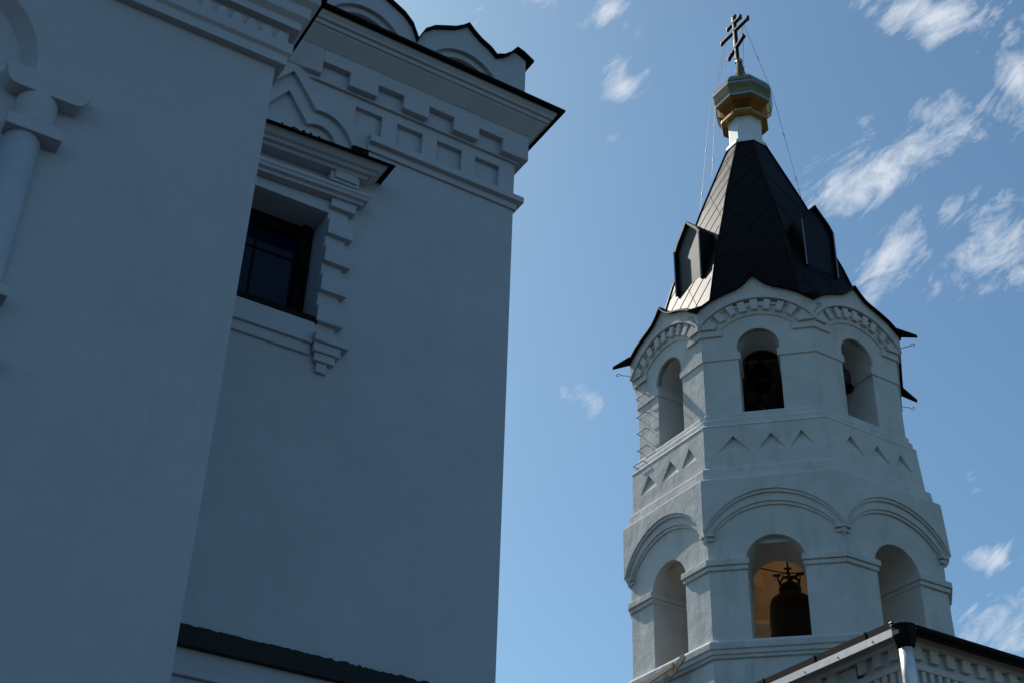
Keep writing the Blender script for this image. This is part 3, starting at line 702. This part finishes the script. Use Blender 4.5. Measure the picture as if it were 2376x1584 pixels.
mb.bar(P(.14, 0, 15.07), P(.39, 0, 15.23), .06, .04); mb.tube([P(.07, 0, 15.08), P(-.03, 0, 15.24), P(.1, 0, 15.27)], .014, 6); mb.tube([P(.27, 0, 15.08), P(.31, 0, 15.22)], .014, 6)
mb.tube([P(-1.75, .3, 15.93), P(-.53, .1, 15.46), P(.07, 0, 15.24), P(1.0, -.1, 15.2), P(2.25, -.2, 15.18)], .016, 6)
mb.tube([P(.115, 0, 15.36), P(.115, 0, 16.5)], .02, 6)
mb.build('hanging_iron', M['darksteel'], big)
def hang(o, perp, dep, z0_, z1_=20.72):
    mb = MB(); mb.bar(P(perp, dep, z0_), P(perp, dep, z1_), .03, .05, (1, 0, 0)); mb.build('hanger', M['darksteel'], o)
for (pp, dp, z_, rr, hh, lb) in [(-.12, -1.2, 19.50, .33, .52, 'bell with its round mouth showing in the middle of the upper front opening'),
        (-.42, -1.35, 18.72, .36, .56, 'dark bell low at the left inside the upper front opening'),
        (.46, -1.3, 18.85, .36, .62, 'dark bell low at the right inside the upper front opening'),
        (1.69, -1.74, 18.95, .28, .50, 'small dark bell half hidden behind the left jamb of the upper right-hand opening')]:
    o = bell(pos(pp, dp, z_), rr, hh, lb, 'bells in the upper tier'); hang(o, pp, dp, z_+hh*1.3)
mb = MB()
mb.bar(P(-2.0, -1.2, 20.32), P(2.0, -1.2, 20.32), .14, .16); tag(mb.build('bell_beam', M['dark_inner'], None, loc=P(0, -1.2, 20.3)), 'dark beam across the top of the upper bell chamber carrying the bells', 'beam')

# ================================================================== ANNEX (lower right)
AX0, AY0, AX1, AY1 = 10.93, 10.2, 28.0, 33.0
AN = empty('annex', (AX0, AY0, 0), 'low white building with dentil frieze and dark eaves before the tower foot', 'building')
b = MB(); b.box(AX0, AX1, AY0, AY1, 0, 7.46); b.build('wall', M['tower'], AN)
def fR(t, z, d): return Vector((t, AY0-d, z))
def fL(t, z, d): return Vector((AX0-d, t, z))
b = MB()
for f, a0, a1, ln in ((fR, AX0, AX0, 8.0), (fL, AY0, AY0, 6.5)):
    s0 = a0
    b.plate([(s0, 7.475), (s0+ln+8, 7.475), (s0+ln+8, 7.56), (s0, 7.56)], [], -.02, .10, f)
    b.plate([(s0, 7.20), (s0+ln+8, 7.20), (s0+ln+8, 7.265), (s0, 7.265)], [], -.02, .06, f)
    b.plate([(s0, 6.86), (s0+ln+8, 6.86), (s0+ln+8, 6.92), (s0, 6.92)], [], -.02, .06, f)
    t = s0+.08; i = 0
    while t < s0+ln+6:
        gap = (f is fL and abs(t-AY0-.70) < .12)
        if not gap: b.plate(jit([(t, 7.325), (t+.125, 7.325), (t+.125, 7.476), (t, 7.476)], .006), [], -.02, .055, f)
        t += .242
    t = s0+.04
    while t < s0+ln+6:
        b.plate(jit([(t, 6.98), (t+.065, 6.98), (t+.065, 7.201), (t, 7.201)], .005), [], -.02, .05, f); t += .118
b.build('dentil_frieze', M['tower'], AN, bevel=.006)
b = MB(); b.plate([(AY0+.64, 7.31), (AY0+.74, 7.31), (AY0+.75, 7.45), (AY0+.66, 7.47)], [], -.02, .012, fL); b.build('vent_hole_dark', M['bitumen'], AN)  # flat black plate, painting the dark inside of the hole
# roof, eaves
b = MB()
ex0, ey0 = 10.70, 9.92
b.loft([[(ex0+.02, ey0+.12, 7.60), (AX1+.3, ey0+.12, 7.60), (AX1+.3, AY1+.3, 7.60), (ex0+.02, AY1+.3, 7.60)], [(18, 17.3, 9.7), (22, 17.3, 9.7), (22, 26, 9.7), (18, 26, 9.7)]], cap=True)
b.build('roof', M['roof'], AN)
b = MB()
b.box(ex0-.008, ex0+.035, ey0+.18, AY1, 7.575, 7.655)
y = ey0+.6
while y < AY1: b.box(ex0-.014, ex0+.03, y, y+.02, 7.574, 7.665); y += .85+random.uniform(-.1, .1)
b.box(ex0+.036, AX0, ey0+.13, AY1, 7.565, 7.598)
b.build('eave_edge', M['roof'], AN)
b = MB(); b.plate([(ey0+.20, 7.480), (AY1, 7.480), (AY1, 7.572), (ey0+.20, 7.572)], [], .0, .02, lambda t, z, d: Vector((ex0+.004-d-(7.57-z)*.06, t, z)))
y = ey0+.5
while y < 20: b.lathe((ex0-.02, y, 7.52), [(.006, -.008), (.01, 0), (.006, .008)], 6); y += .55
b.build('fascia', M['galv'], AN)
b = MB()                                         # right-hand gutter
n = 8; prof = [(.07*math.cos(R_(180+i*180/n)), .075*math.sin(R_(180+i*180/n))) for i in range(n+1)] + [(.06, 0), (.05, -.04), (0, -.062), (-.05, -.04), (-.06, 0)]
b.loft([[Vector((x, ey0+.03+p, 7.565+q)) for p, q in prof] for x in (ex0+.12, 20, AX1+.3)], cap=True)
b.box(ex0+.14, AX1+.3, ey0+.10, AY0, 7.565, 7.60)
b.build('gutter', M['roof'], AN)
# hopper and downpipe
PXc, PYc = 10.735, 10.0
dp = MB(); dp.tube([(PXc, PYc, 7.36), (PXc, PYc, 7.0), (PXc, PYc, .2), (PXc-.05, PYc-.12, .08)], .078, 20); dpo = dp.build('downpipe', M['galv'], AN, smooth=True)
b = MB(); b.lathe((PXc, PYc, 0), [(.078, 7.31), (.10, 7.335), (.135, 7.45), (.13, 7.50), (.132, 7.555), (.12, 7.55), (.10, 7.45)], 8, R_(22)); b.build('hopper', M['roof'], dpo, bevel=.004)
b = MB()
b.lathe((PXc, PYc, 7.555), [(.118, 0), (.14, .004), (.14, .022), (.118, .026), (.118, 0)], 24); b.bar((PXc-.17, PYc+.02, 7.575), (PXc+.16, PYc-.03, 7.60), .05, .012); b.build('hopper_rim', M['trim'], dpo, bevel=.003)

# ================================================================== PLANKS on the tower ledge
f = FR(4)
for (a, b_, w, lb) in [((-3.2, 9.75, 3.75), (.38, 12.16, 3.5), .15, 'shorter dark plank leaning on the tower ledge beside the crossing planks'),
                       ((-2.9, 9.7, 3.85), (.82, 12.21, 3.58), .14, 'longest grey plank leaning up across the tower ledge'),
                       ((-.75, 11.95, 3.64), (.58, 12.06, 3.68), .10, 'pale plank lying crosswise over the leaning planks at the tower ledge')]:
    mb = MB(); p0, p1 = f(*a), f(*b_); mb.bar(p0, p1, .03, w)
    tag(mb.build('plank', M['wood'], None, loc=p0, bevel=.004), lb, 'plank', 'planks at the tower ledge')
